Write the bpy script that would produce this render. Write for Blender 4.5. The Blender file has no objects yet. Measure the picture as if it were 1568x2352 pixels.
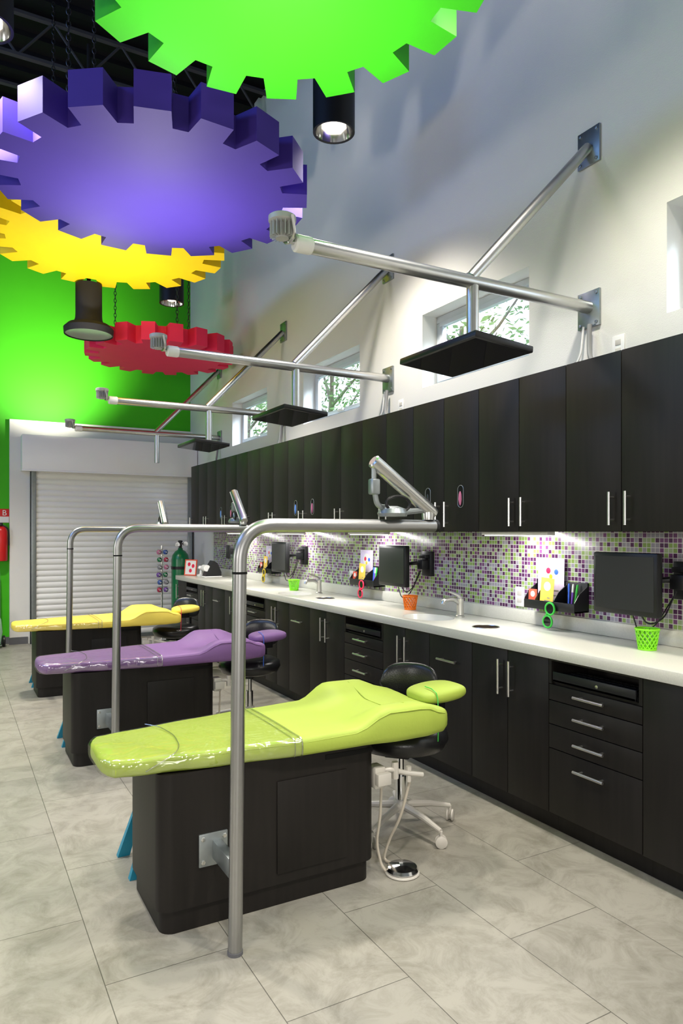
import bpy, bmesh, math, random
from mathutils import Vector, Matrix
random.seed(7)
S = bpy.context.scene
C = S.collection
PI = math.pi

# ------------------------------------------------------------------ materials
def mat(name, col, rough=.5, metal=0., var=.06, scale=6., bump=0., bscale=80., coat=0., emit=None, estr=0., stretch=(1,1,1), spec=None):
    m = bpy.data.materials.new(name); m.use_nodes = True
    nt = m.node_tree; N = nt.nodes; L = nt.links
    b = N['Principled BSDF']
    tc = N.new('ShaderNodeTexCoord'); mp = N.new('ShaderNodeMapping'); mp.inputs['Scale'].default_value = stretch
    L.new(tc.outputs['Object'], mp.inputs['Vector'])
    nz = N.new('ShaderNodeTexNoise'); nz.inputs['Scale'].default_value = scale; nz.inputs['Detail'].default_value = 4
    L.new(mp.outputs['Vector'], nz.inputs['Vector'])
    mx = N.new('ShaderNodeMix'); mx.data_type = 'RGBA'
    L.new(nz.outputs['Fac'], mx.inputs[0])
    mx.inputs[6].default_value = [max(0, c*(1-var)) for c in col] + [1]
    mx.inputs[7].default_value = [min(1, c*(1+var)) for c in col] + [1]
    L.new(mx.outputs[2], b.inputs['Base Color'])
    b.inputs['Roughness'].default_value = rough
    b.inputs['Metallic'].default_value = metal
    if spec is not None: b.inputs['Specular IOR Level'].default_value = spec
    if coat: b.inputs['Coat Weight'].default_value = coat
    if emit:
        b.inputs['Emission Color'].default_value = list(emit) + [1]
        b.inputs['Emission Strength'].default_value = estr
    if bump:
        n2 = N.new('ShaderNodeTexNoise'); n2.inputs['Scale'].default_value = bscale
        L.new(mp.outputs['Vector'], n2.inputs['Vector'])
        bp = N.new('ShaderNodeBump'); bp.inputs['Strength'].default_value = bump; bp.inputs['Distance'].default_value = .01
        L.new(n2.outputs['Fac'], bp.inputs['Height']); L.new(bp.outputs['Normal'], b.inputs['Normal'])
    return m

def mat_floor():
    m = bpy.data.materials.new('stone_tile'); m.use_nodes = True
    nt = m.node_tree; N = nt.nodes; L = nt.links; b = N['Principled BSDF']
    tc = N.new('ShaderNodeTexCoord'); sp = N.new('ShaderNodeSeparateXYZ'); L.new(tc.outputs['Object'], sp.inputs[0])
    ay = N.new('ShaderNodeMath'); ay.operation = 'ADD'; ay.inputs[1].default_value = 20*.87-1.89; L.new(sp.outputs['Y'], ay.inputs[0])
    ax = N.new('ShaderNodeMath'); ax.operation = 'ADD'; ax.inputs[1].default_value = 20*.4375-.427; L.new(sp.outputs['X'], ax.inputs[0])
    cb = N.new('ShaderNodeCombineXYZ'); L.new(ay.outputs[0], cb.inputs[0]); L.new(ax.outputs[0], cb.inputs[1])
    br = N.new('ShaderNodeTexBrick'); L.new(cb.outputs[0], br.inputs['Vector'])
    br.offset = .5; br.inputs['Scale'].default_value = 1; br.inputs['Mortar Size'].default_value = .0016
    br.inputs['Mortar Smooth'].default_value = .1
    br.inputs['Brick Width'].default_value = .87; br.inputs['Row Height'].default_value = .4375
    br.inputs['Color1'].default_value = (.300,.283,.240,1); br.inputs['Color2'].default_value = (.275,.26,.222,1); br.inputs['Mortar'].default_value = (.09,.084,.07,1)
    nz = N.new('ShaderNodeTexNoise'); nz.inputs['Scale'].default_value = 5.5; nz.inputs['Detail'].default_value = 15; nz.inputs['Distortion'].default_value = .8; nz.inputs['Roughness'].default_value = .78
    L.new(tc.outputs['Object'], nz.inputs['Vector'])
    rp = N.new('ShaderNodeValToRGB'); L.new(nz.outputs['Fac'], rp.inputs['Fac'])
    rp.color_ramp.elements[0].position = .36; rp.color_ramp.elements[0].color = (.60,.59,.56,1)
    rp.color_ramp.elements[1].position = .56; rp.color_ramp.elements[1].color = (1.0,1.0,1.0,1)
    mx = N.new('ShaderNodeMix'); mx.data_type = 'RGBA'; mx.blend_type = 'MULTIPLY'; mx.inputs[0].default_value = .85
    L.new(br.outputs['Color'], mx.inputs[6]); L.new(rp.outputs['Color'], mx.inputs[7]); L.new(mx.outputs[2], b.inputs['Base Color'])
    b.inputs['Roughness'].default_value = .40; b.inputs['Specular IOR Level'].default_value = .4
    bp = N.new('ShaderNodeBump'); bp.inputs['Strength'].default_value = .25; bp.inputs['Distance'].default_value = .004; bp.invert = True
    L.new(br.outputs['Fac'], bp.inputs['Height']); L.new(bp.outputs['Normal'], b.inputs['Normal'])
    return m

def mat_mosaic():
    m = bpy.data.materials.new('mosaic_tile'); m.use_nodes = True
    nt = m.node_tree; N = nt.nodes; L = nt.links; b = N['Principled BSDF']
    tc = N.new('ShaderNodeTexCoord'); T = .0245
    sc = N.new('ShaderNodeVectorMath'); sc.operation = 'MULTIPLY'; sc.inputs[1].default_value = (0, 1/T, 1/T); L.new(tc.outputs['Object'], sc.inputs[0])
    fl = N.new('ShaderNodeVectorMath'); fl.operation = 'FLOOR'; L.new(sc.outputs[0], fl.inputs[0])
    fr = N.new('ShaderNodeVectorMath'); fr.operation = 'FRACTION'; L.new(sc.outputs[0], fr.inputs[0])
    wn = N.new('ShaderNodeTexWhiteNoise'); L.new(fl.outputs[0], wn.inputs['Vector'])
    rp = N.new('ShaderNodeValToRGB'); rp.color_ramp.interpolation = 'CONSTANT'; L.new(wn.outputs['Value'], rp.inputs['Fac'])
    e = rp.color_ramp.elements
    e[0].position = 0; e[0].color = (.080,.022,.080,1)
    e[1].position = .28; e[1].color = (.22,.33,.09,1)
    for p, c in ((.51,(.29,.27,.32,1)), (.72,(.16,.055,.16,1)), (.89,(.31,.38,.22,1))):
        x = e.new(p); x.color = c
    sp = N.new('ShaderNodeSeparateXYZ'); L.new(fr.outputs[0], sp.inputs[0])
    def edge(o):
        a = N.new('ShaderNodeMath'); a.operation = 'SUBTRACT'; a.inputs[1].default_value = .5; L.new(o, a.inputs[0])
        c = N.new('ShaderNodeMath'); c.operation = 'ABSOLUTE'; L.new(a.outputs[0], c.inputs[0]); return c.outputs[0]
    mxm = N.new('ShaderNodeMath'); mxm.operation = 'MAXIMUM'; L.new(edge(sp.outputs['Y']), mxm.inputs[0]); L.new(edge(sp.outputs['Z']), mxm.inputs[1])
    gt = N.new('ShaderNodeMath'); gt.operation = 'GREATER_THAN'; gt.inputs[1].default_value = .435; L.new(mxm.outputs[0], gt.inputs[0])
    mx = N.new('ShaderNodeMix'); mx.data_type = 'RGBA'; L.new(gt.outputs[0], mx.inputs[0]); L.new(rp.outputs['Color'], mx.inputs[6]); mx.inputs[7].default_value = (.60,.58,.57,1)
    L.new(mx.outputs[2], b.inputs['Base Color'])
    b.inputs['Roughness'].default_value = .2
    return m

def mat_clear(name, tint, gl=.12, rough=.06, nscale=22, nstr=.25):
    m = bpy.data.materials.new(name); m.use_nodes = True
    nt = m.node_tree; N = nt.nodes; L = nt.links
    N.remove(N['Principled BSDF']); out = N['Material Output']
    t = N.new('ShaderNodeBsdfTransparent'); t.inputs[0].default_value = tint
    g = N.new('ShaderNodeBsdfGlossy'); g.inputs['Roughness'].default_value = rough
    tc = N.new('ShaderNodeTexCoord'); nz = N.new('ShaderNodeTexNoise'); nz.inputs['Scale'].default_value = nscale; nz.inputs['Distortion'].default_value = .8; L.new(tc.outputs['Object'], nz.inputs['Vector'])
    bp = N.new('ShaderNodeBump'); bp.inputs['Strength'].default_value = nstr; bp.inputs['Distance'].default_value = .02
    L.new(nz.outputs['Fac'], bp.inputs['Height']); L.new(bp.outputs['Normal'], g.inputs['Normal'])
    mx = N.new('ShaderNodeMixShader'); mx.inputs[0].default_value = gl
    L.new(t.outputs[0], mx.inputs[1]); L.new(g.outputs[0], mx.inputs[2]); L.new(mx.outputs[0], out.inputs[0])
    return m

M = {}
M['wall'] = mat('wall_paint', (.68,.665,.63), .6, var=.02, bump=.12, bscale=160)
M['floor'] = mat_floor()
M['mosaic'] = mat_mosaic()
M['green_wall'] = mat('green_paint', (.050,.42,.006), .55, var=.03, bump=.05, bscale=120, spec=.3)
M['ceil'] = mat('dark_deck', (.010,.010,.012), .85, var=.2, spec=.1)
M['joist'] = mat('dark_steel', (.055,.055,.06), .6, var=.2, spec=.2)
M['white'] = mat('white_panel', (.78,.77,.75), .35, var=.02)
M['shutter'] = mat('shutter_slat', (.77,.765,.74), .38, var=.03)
M['base_grey'] = mat('grey_base', (.1,.1,.11), .5)
M['wood'] = mat('espresso_wood', (.0108,.0090,.0078), .48, var=.45, scale=7, stretch=(6,6,.35), spec=.26)
M['dark'] = mat('black_void', (.003,.003,.003), .6, spec=.2)
M['steel'] = mat('brushed_steel', (.66,.65,.62), .3, 1., var=.05, scale=30)
M['pipe'] = mat('satin_pipe', (.58,.58,.57), .3, 1., var=.05, scale=20)
M['postm'] = mat('grey_pipe', (.38,.38,.38), .36, 1., var=.06, scale=15)
M['plate'] = mat('zinc_plate', (.33,.36,.37), .4, .9, var=.15, scale=25)
M['counter'] = mat('speckled_counter', (.57,.56,.49), .28, var=.14, scale=180)
M['porcelain'] = mat('white_bowl', (.72,.71,.66), .2, var=.01)
M['hole'] = mat('dark_hole', (.06,.04,.025), .6)
M['black'] = mat('black_plastic', (.010,.010,.011), .38, var=.15, spec=.35)
M['screen'] = mat('dark_screen', (.028,.028,.028), .35, var=.05, spec=.35)
M['tvscreen'] = mat('television_glass', (.012,.012,.016), .06, var=.05)
M['leather'] = mat('black_leather', (.012,.012,.013), .28, var=.2, bump=.08, bscale=150, spec=.55)
M['chrome'] = mat('chrome', (.75,.75,.75), .12, 1.)
M['offwhite'] = mat('offwhite_plastic', (.54,.51,.46), .35, var=.04)
M['greyplastic'] = mat('grey_plastic', (.42,.42,.41), .4, var=.04)
M['teal'] = mat('teal_plastic', (.008,.20,.31), .4)
M['gear_green'] = mat('gear_green', (.036,.44,.006), .6, var=.04, spec=.25)
M['gear_purple'] = mat('gear_purple', (.054,.029,.28), .62, var=.05, spec=.25)
M['gear_yellow'] = mat('gear_yellow', (.93,.64,.006), .6, var=.04, spec=.25)
M['gear_pink'] = mat('gear_pink', (.80,.03,.11), .6, var=.05, spec=.25)
M['lime'] = mat('lime_vinyl', (.37,.47,.07), .55, var=.05, bump=.06, bscale=60, spec=.3)
M['purple'] = mat('purple_vinyl', (.21,.105,.28), .55, var=.06, bump=.06, bscale=60, spec=.3)
M['yellow'] = mat('yellow_vinyl', (.92,.71,.12), .55, var=.05, bump=.06, bscale=60, spec=.3)
M['film'] = mat_clear('clear_film', (.96,.96,.94,1), .16, .13, 11, .6)
M['hem'] = mat_clear('clear_hem', (.86,.86,.84,1), .3, .25)
M['glass'] = mat_clear('window_glass', (.98,.99,1,1), .04, .02, 2, .02)
M['frame'] = mat('aluminium_frame', (.58,.62,.66), .4, .2)
M['can'] = mat('black_can', (.014,.014,.015), .5, var=.1, spec=.3)
M['lampglow'] = mat('lamp_glow', (1,.95,.85), .3, emit=(1,.9,.72), estr=5)
M['uplens'] = mat('uplight_lens', (1,1,1), .3, emit=(1,.97,.92), estr=3)
M['chain'] = mat('chain_steel', (.06,.06,.065), .45, .9)
M['red'] = mat('red_enamel', (.62,.012,.014), .3)
M['tank'] = mat('tank_green', (.004,.14,.045), .28)
M['basket_green'] = mat('basket_lime', (.25,.78,.01), .4)
M['basket_orange'] = mat('basket_orange', (.9,.2,.004), .4)
M['paper'] = mat('white_paper', (.75,.74,.72), .7)
M['lilac'] = mat('lilac_paper', (.62,.55,.74), .7, var=.2, scale=40)
M['ypaper'] = mat('yellow_paper', (.85,.58,.08), .7)
M['rpaper'] = mat('red_paper', (.75,.1,.05), .7)
M['blue'] = mat('blue_plastic', (.03,.12,.6), .4)
M['cobalt'] = mat('violet_plastic', (.2,.06,.5), .4)
M['gglasses'] = mat('green_plastic', (.04,.5,.05), .3)
M['yglasses'] = mat('yellow_plastic', (.85,.65,.02), .3)
M['rglasses'] = mat('crimson_plastic', (.75,.02,.08), .3)
M['pink'] = mat('pink_tissue', (.6,.16,.3), .6)
M['bluet'] = mat('blue_tissue', (.1,.25,.65), .6)
M['lens'] = mat('smoke_lens', (.01,.015,.01), .08)
M['hose'] = mat('beige_hose', (.50,.45,.37), .5)
M['greyhose'] = mat('grey_hose', (.22,.22,.22), .5)
M['leaf'] = mat('leaf_green', (.17,.29,.10), .6, var=.6, scale=3)
M['bark'] = mat('bark', (.2,.17,.14), .8, var=.3)
M['ground'] = mat('grass_ground', (.08,.14,.04), .9, var=.4)
M['bag'] = mat('pale_green_bag', (.35,.6,.4), .4)
M['underlight'] = mat('strip_glow', (1,1,1), .4, emit=(.95,.95,1), estr=3)

# ------------------------------------------------------------------ mesh helpers
def B(): return bmesh.new()
def box(bm, x0,x1,y0,y1,z0,z1, bev=0., seg=2, rot=None):
    mtx = Matrix.Translation(((x0+x1)/2,(y0+y1)/2,(z0+z1)/2))
    if rot is not None: mtx = mtx @ rot
    mtx = mtx @ Matrix.Diagonal((abs(x1-x0),abs(y1-y0),abs(z1-z0),1))
    r = bmesh.ops.create_cube(bm, size=1, matrix=mtx)
    if bev:
        es = set()
        for v in r['verts']: es.update(v.link_edges)
        bmesh.ops.bevel(bm, geom=list(es), offset=bev, segments=seg, affect='EDGES', profile=.5)
    return bm
def tube(bm, pts, r, seg=12, cap=True, closed=False):
    pts = [Vector(p) for p in pts]; n = len(pts)
    rs = r if isinstance(r, (list,tuple)) else [r]*n
    T = []
    for i in range(n):
        if closed: t = pts[(i+1)%n]-pts[(i-1)%n]
        else: t = pts[min(i+1,n-1)]-pts[max(i-1,0)]
        T.append(t.normalized())
    up = Vector((0,0,1)) if abs(T[0].z) < .9 else Vector((1,0,0))
    nrm = (up - T[0]*up.dot(T[0])).normalized()
    rings = []
    for i in range(n):
        nrm = (nrm - T[i]*nrm.dot(T[i])).normalized()
        bn = T[i].cross(nrm)
        rings.append([bm.verts.new(pts[i] + (nrm*math.cos(2*PI*k/seg)+bn*math.sin(2*PI*k/seg))*rs[i]) for k in range(seg)])
    for i in range(n if closed else n-1):
        a, b = rings[i], rings[(i+1)%n]
        for k in range(seg):
            bm.faces.new((a[k], a[(k+1)%seg], b[(k+1)%seg], b[k]))
    if cap and not closed:
        bm.faces.new(rings[0]); bm.faces.new(rings[-1])
    return bm
def fillet(pts, rad, n=8):
    pts = [Vector(p) for p in pts]; out = [pts[0]]
    for i in range(1, len(pts)-1):
        a, p, b = pts[i-1], pts[i], pts[i+1]
        d1 = (a-p).normalized(); d2 = (b-p).normalized()
        L = min(rad, (a-p).length*.49, (b-p).length*.49)
        s, e = p+d1*L, p+d2*L
        for k in range(n+1):
            t = k/n
            out.append(s*(1-t)**2 + p*2*t*(1-t) + e*t*t)
    out.append(pts[-1]); return out
def lathe(bm, prof, c=(0,0,0), seg=28, mtx=None, sx=1, sy=1):
    c = Vector(c); rings = []; new = []
    for r, z in prof:
        if r < 1e-5:
            v = bm.verts.new((0,0,z)); rings.append([v]); new.append(v)
        else:
            rg = [bm.verts.new((r*sx*math.cos(2*PI*k/seg), r*sy*math.sin(2*PI*k/seg), z)) for k in range(seg)]
            rings.append(rg); new += rg
    for a, b in zip(rings[:-1], rings[1:]):
        if len(a) == 1 and len(b) == 1: continue
        for k in range(seg):
            k2 = (k+1) % seg
            if len(a) == 1: bm.faces.new((a[0], b[k], b[k2]))
            elif len(b) == 1: bm.faces.new((a[k], a[k2], b[0]))
            else: bm.faces.new((a[k], a[k2], b[k2], b[k]))
    mm = Matrix.Translation(c) @ (mtx if mtx is not None else Matrix())
    bmesh.ops.transform(bm, matrix=mm, verts=new)
    return bm
def prism(bm, outline, z0, z1, mtx=None):
    lo = [bm.verts.new((x,y,z0)) for x,y in outline]; hi = [bm.verts.new((x,y,z1)) for x,y in outline]
    bm.faces.new(lo); bm.faces.new(hi); n = len(lo)
    for i in range(n): bm.faces.new((lo[i], lo[(i+1)%n], hi[(i+1)%n], hi[i]))
    if mtx is not None: bmesh.ops.transform(bm, matrix=mtx, verts=lo+hi)
    return bm
def rrect(x0,x1,y0,y1,r,n=6):
    o = []
    for cx, cy, a in ((x1-r,y1-r,0),(x0+r,y1-r,90),(x0+r,y0+r,180),(x1-r,y0+r,270)):
        for k in range(n+1):
            t = math.radians(a+90*k/n); o.append((cx+r*math.cos(t), cy+r*math.sin(t)))
    return o
def loft(bm, secs):
    rings = [[bm.verts.new(p) for p in s] for s in secs]; n = len(rings[0])
    for a, b in zip(rings[:-1], rings[1:]):
        for k in range(n): bm.faces.new((a[k], a[(k+1)%n], b[(k+1)%n], b[k]))
    bm.faces.new(rings[0]); bm.faces.new(rings[-1]); return bm
def obj(name, bm, m, parent=None, ang=35, label=None):
    bmesh.ops.recalc_face_normals(bm, faces=bm.faces)
    me = bpy.data.meshes.new(name); bm.to_mesh(me); bm.free()
    for p in me.polygons: p.use_smooth = True
    me.set_sharp_from_angle(angle=math.radians(ang))
    me.materials.append(m)
    o = bpy.data.objects.new(name, me); C.objects.link(o)
    if parent: o.parent = parent
    if label: o['label'] = label
    return o
def thing(name, label, cat, loc=(0,0,0), rz=0., group=None):
    o = bpy.data.objects.new(name, None); C.objects.link(o); o.empty_display_size = .1
    o.location = loc; o.rotation_euler = (0,0,rz); o['label'] = label; o['category'] = cat
    if group: o['group'] = group
    return o
def tag(o, label, cat, group=None, loc=None):
    o['label'] = label; o['category'] = cat
    if group: o['group'] = group
    if loc: o.location = loc
    return o
def struct(name, bm, m, parent=None, ang=35):
    o = obj(name, bm, m, parent, ang)
    if not parent: o['kind'] = 'structure'
    return o
def interp(tab, x):
    if x <= tab[0][0]: return tab[0][1]
    for (a, va), (b, vb) in zip(tab[:-1], tab[1:]):
        if x <= b:
            t = (x-a)/(b-a); t = t*t*(3-2*t); return va+(vb-va)*t
    return tab[-1][1]
def light(kind, name, loc, energy, d=(0,0,-1), color=(1,1,1), size=.1, size_y=None, spot=None, blend=.5):
    l = bpy.data.lights.new(name, kind); l.energy = energy; l.color = color
    if kind == 'AREA':
        l.size = size
        if size_y: l.shape = 'RECTANGLE'; l.size_y = size_y
    else: l.shadow_soft_size = size
    if kind == 'SPOT': l.spot_size = math.radians(spot); l.spot_blend = blend
    o = bpy.data.objects.new(name, l); C.objects.link(o); o.location = loc
    o.rotation_euler = Vector(d).to_track_quat('-Z','Y').to_euler(); return o

# ------------------------------------------------------------------ camera
TH = math.radians(29.05); F = 1609.
cd = bpy.data.cameras.new('camera'); cam = bpy.data.objects.new('camera', cd); C.objects.link(cam)
cam.location = (0,0,1.45); cam.rotation_euler = (PI/2, 0, -TH)
cd.sensor_fit = 'HORIZONTAL'; cd.sensor_width = 36; cd.lens = F/1568*36; cd.shift_y = 46/1568; cd.clip_start = .05
S.camera = cam
S.view_settings.view_transform = 'Standard'

# ------------------------------------------------------------------ setting
XW = 3.05; YE = 10.05; ZC = 6.4; XL = -4.5; YB = -3.5
bm = box(B(), XL,XW,YB,YE,-.1,0); struct('floor', bm, M['floor'])
bm = box(B(), XL,XW+.2,YB,YE+.1,ZC,ZC+.1)
for k in range(46):
    y = YB+.15+k*.295
    box(bm, XL,XW, y, y+.09, ZC-.05, ZC)
struct('ceiling', bm, M['ceil'])
WL = [2.22, 4.255, 6.27, 8.29]; WW = 1.1; WZ0, WZ1 = 2.52, 3.06; WT = .2
bm = B()
box(bm, XW,XW+WT, YB,YE, 0,WZ0); box(bm, XW,XW+WT, YB,YE, WZ1,ZC)
prev = YB
for y in WL:
    box(bm, XW,XW+WT, prev, y-WW, WZ0, WZ1); prev = y
box(bm, XW,XW+WT, prev, YE, WZ0, WZ1)
struct('wall_right', bm, M['wall'])
struct('wall_far', box(B(), XL,XW+WT,YE,YE+.15,0,ZC), M['green_wall'])
struct('wall_left', box(B(), XL-.15,XL,YB,YE,0,ZC), M['wall'])
struct('wall_back', box(B(), XL,XW+WT,YB-.15,YB,0,ZC), M['wall'])
bm = box(B(), .646,XW-.001,9.95,YE,0,2.905)
struct('wall_shutter', bm, M['wall'])
bm = box(B(), XL,.645,YE-.015,YE,0,.09)
struct('baseboard_far', bm, M['base_grey'])
struct('baseboard_shutter', box(B(), .64,.86,9.935,9.95,0,.09), M['base_grey'])
bm = box(B(), 3.042,XW,1.2,8.98,.975,1.46)
struct('trim_1', bm, M['mosaic'])
for i, y in enumerate(WL):
    bm = B(); x0, x1 = XW+.13, XW+.18; f = .05
    box(bm, x0,x1, y-WW, y, WZ0, WZ0+f, .006); box(bm, x0,x1, y-WW, y, WZ1-f, WZ1, .006)
    box(bm, x0,x1, y-WW, y-WW+f, WZ0+f, WZ1-f, .006); box(bm, x0,x1, y-f, y, WZ0+f, WZ1-f, .006)
    w = struct('window_%d' % (i+1), bm, M['frame'])
    bm = B(); g = .085
    box(bm, x0-.01,x1-.02, y-WW+f, y-f, WZ0+f, WZ0+g, .004); box(bm, x0-.01,x1-.02, y-WW+f, y-f, WZ1-g, WZ1-f, .004)
    box(bm, x0-.01,x1-.02, y-WW+f, y-WW+g, WZ0+g, WZ1-g, .004); box(bm, x0-.01,x1-.02, y-g, y-f, WZ0+g, WZ1-g, .004)
    obj('sash', bm, M['frame'], w)
    obj('pane', box(B(), x0+.012,x0+.018, y-WW+g, y-g, WZ0+g, WZ1-g), M['glass'], w)
    obj('latch', box(B(), x0-.035,x0-.01, y-.62, y-.52, WZ0+f+.005, WZ0+f+.025, .005), M['offwhite'], w)
    yc = y-WW/2
    light('AREA','window_fill', (XW+.62, yc-.55, 3.75), 110, (-.55,.55,-.9), (.72,.86,1), .7, .5)  # added out-of-view lamp that boosts sky light on the reveals

# outside
bm = box(B(), XW+WT,30,-10,40,-.12,-.02); struct('ground', bm, M['ground'])
def tree(x, y, label, h=4.4, rad=1.5, n=1500):
    t = thing('tree', label, 'tree', (x,y,-.02), group='trees outside the windows')
    bm = B(); tube(bm, [(0,0,0),(.05,0,1.5),(0,.05,3),(.05,0,h)], [.14,.11,.08,.03], 8)
    for k in range(12):
        a = k*2.4; z = 2+k*.18
        tube(bm, [(0,0,z),(.6*math.cos(a),.6*math.sin(a),z+.5),(1.1*math.cos(a),1.1*math.sin(a),z+1.1)], [.04,.022,.01], 6)
    obj('trunk', bm, M['bark'], t)
    bm = B()
    for k in range(n):
        while True:
            p = Vector((random.uniform(-1,1),random.uniform(-1,1),random.uniform(-1,1)))
            if p.length < 1: break
        p = Vector((p.x*rad, p.y*rad, h-.3+p.z*rad)); s = random.uniform(.03,.08)
        u = Vector((random.uniform(-1,1),random.uniform(-1,1),random.uniform(-1,1))).normalized(); v = u.orthogonal().normalized()
        bm.faces.new([bm.verts.new(p+u*s), bm.verts.new(p+v*s*.5), bm.verts.new(p-u*s), bm.verts.new(p-v*s*.5)])
    obj('foliage', bm, M['leaf'], t)
tree(6.3, 7.9, 'leafy tree seen through the nearest fully visible window above the cabinets', n=2200)
tree(6.2, 11.6, 'green tree seen through the middle window above the cabinets', n=2800)
tree(6.0, 15.3, 'tree seen through the farthest small window above the cabinets', n=2400)

# ceiling joists
for k in range(8):
    y = 1.2+k*1.2
    bm = B(); tube(bm, [(XL,0,0),(XW,0,0)], .03, 6); tube(bm, [(XL,0,.4),(XW,0,.4)], .03, 6)
    n = 24; p = [(XL+(XW-XL)*q/n, 0, .4*(q%2)) for q in range(n+1)]
    for a, b in zip(p[:-1], p[1:]): tube(bm, [a,b], .013, 6)
    tag(obj('ceiling_joist', bm, M['joist']), 'dark open web steel joist spanning under the black ceiling', 'joist', 'ceiling joists', (0,y,ZC-.485))

# ------------------------------------------------------------------ shutter
t = thing('roller_shutter', 'closed white corrugated roller shutter at the far end of the room', 'shutter', (0,9.9,0))
bm = B(); x0, x1 = .93, 2.98; nz = 30; sub = 8; rows = []
for i in range(nz*sub+1):
    z = .04 + (2.3-.04)*i/(nz*sub); ph = (i % sub)/sub
    d = -.018*abs(math.sin(PI*ph))**.7
    rows.append((bm.verts.new((x0,d,z)), bm.verts.new((x1,d,z))))
for a, b in zip(rows[:-1], rows[1:]): bm.faces.new((a[0],a[1],b[1],b[0]))
obj('curtain', bm, M['shutter'], t, 60)
for xa, xb in ((.88,.95),(2.955,3.03)):
    bm = box(B(), xa,xb,-.04,-.025,0,2.3,.002); box(bm, xa if xa<1 else xb-.012, xa+.012 if xa<1 else xb, -.04,.045,0,2.3)
    obj('guide_rail', bm, M['plate'], t)
obj('bottom_bar', box(B(), x0,x1,-.035,.01,0,.05,.004), M['plate'], t)
hb = obj('housing', box(B(), .77,3.04,-.22,.045,2.235,2.69,.008), M['white'], t)
obj('housing_lip', box(B(), .765,3.042,-.225,-.2,2.225,2.245,.003), M['white'], hb)

# ------------------------------------------------------------------ base cabinets
XF = 2.51; DW = .02
def pull(bm, a, b, off=.032, r=.0065):
    a = Vector(a); b = Vector(b); o = Vector((-off,0,0))
    tube(bm, [a+o, b+o], r, 10)
    d = (b-a)
    for t_ in (.16,.84): tube(bm, [a+d*t_+Vector((.0005,0,0)), a+d*t_+o], r*.75, 8)
    return bm
def base_cabinet(y0, y1, kind, label):
    w = y1-y0; g = .002
    t = thing('base_cabinet', label, 'cabinet', (XF,y0,0), group='dark base cabinets under the counter')
    bm = B(); dep = XW-XF-.002
    top = .844
    box(bm, DW+.001, dep, .0005, .018, .1, top); box(bm, DW+.001, dep, w-.018, w-.0005, .1, top)
    box(bm, dep-.01, dep, .018, w-.018, .1, top); box(bm, DW+.001, dep, .018, w-.018, .1, .118)
    if kind != 'drawers': box(bm, DW+.001, .08, .018, w-.018, .80, top)
    box(bm, .065, .08, .0005, w-.0005, 0, .1); box(bm, .08, dep, .0005, .018, 0, .1); box(bm, .08, dep, w-.018, w-.0005, 0, .1)
    if kind == 'drawers':
        box(bm, 0, DW+.001, .0005, .018, .724, .844); box(bm, 0, DW+.001, w-.018, w-.0005, .724, .844)
        box(bm, .25, .262, .018, w-.018, .724, .844); box(bm, DW, .25, .018, w-.018, .718, .73)
        box(bm, 0, .25, .018, w-.018, .834, .844)
    obj('body', bm, M['wood'], t)
    if kind in ('doors','bin','single'):
        sp = [(0,w)] if kind != 'doors' else [(0,w/2),(w/2,w)]
        for i, (a, b) in enumerate(sp):
            d = obj('door', box(B(), 0,DW,a+g,b-g,.103,.842,.0018), M['wood'], t)
            if kind == 'bin': bm = pull(B(), (0,w/2-.085,.71), (0,w/2+.085,.71))
            else:
                yy = (b-.04) if i == 0 else (a+.04)
                bm = pull(B(), (0,yy,.61), (0,yy,.79))
            obj('handle', bm, M['steel'], d, label='brushed steel bar handle')
    else:
        for (zb, zt, zh) in ((.645,.722,.692),(.53,.645,.59),(.415,.53,.472),(.103,.415,.352)):
            d = obj('drawer', box(B(), 0,DW,g,w-g,zb+g,zt-g,.0018), M['wood'], t)
            obj('handle', pull(B(), (0,w/2-.085,zh), (0,w/2+.085,zh)), M['steel'], d, label='brushed steel bar handle')
        bm = box(B(), -.005,.24,.03,w-.03,.735,.75,.003); box(bm, -.005,.006,.03,w-.03,.735,.785,.003)
        k = obj('keyboard_tray', bm, M['black'], t)
        obj('lock', lathe(B(), [(0,0),(.008,0),(.008,.004),(0,.005)], (-.005,w/2-.03,.76), 14, Matrix.Rotation(-PI/2,4,'Y')), M['steel'], k)
        bm = box(B(), .03,.16,.05,w-.05,.7505,.766,.003)
        for r_ in range(3):
            for q in range(12):
                yy = .06+(w-.12)*q/12; box(bm, .04+r_*.038,.07+r_*.038, yy, yy+(w-.12)/12*.8, .766,.773)
        obj('keyboard', bm, M['black'], k)
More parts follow.
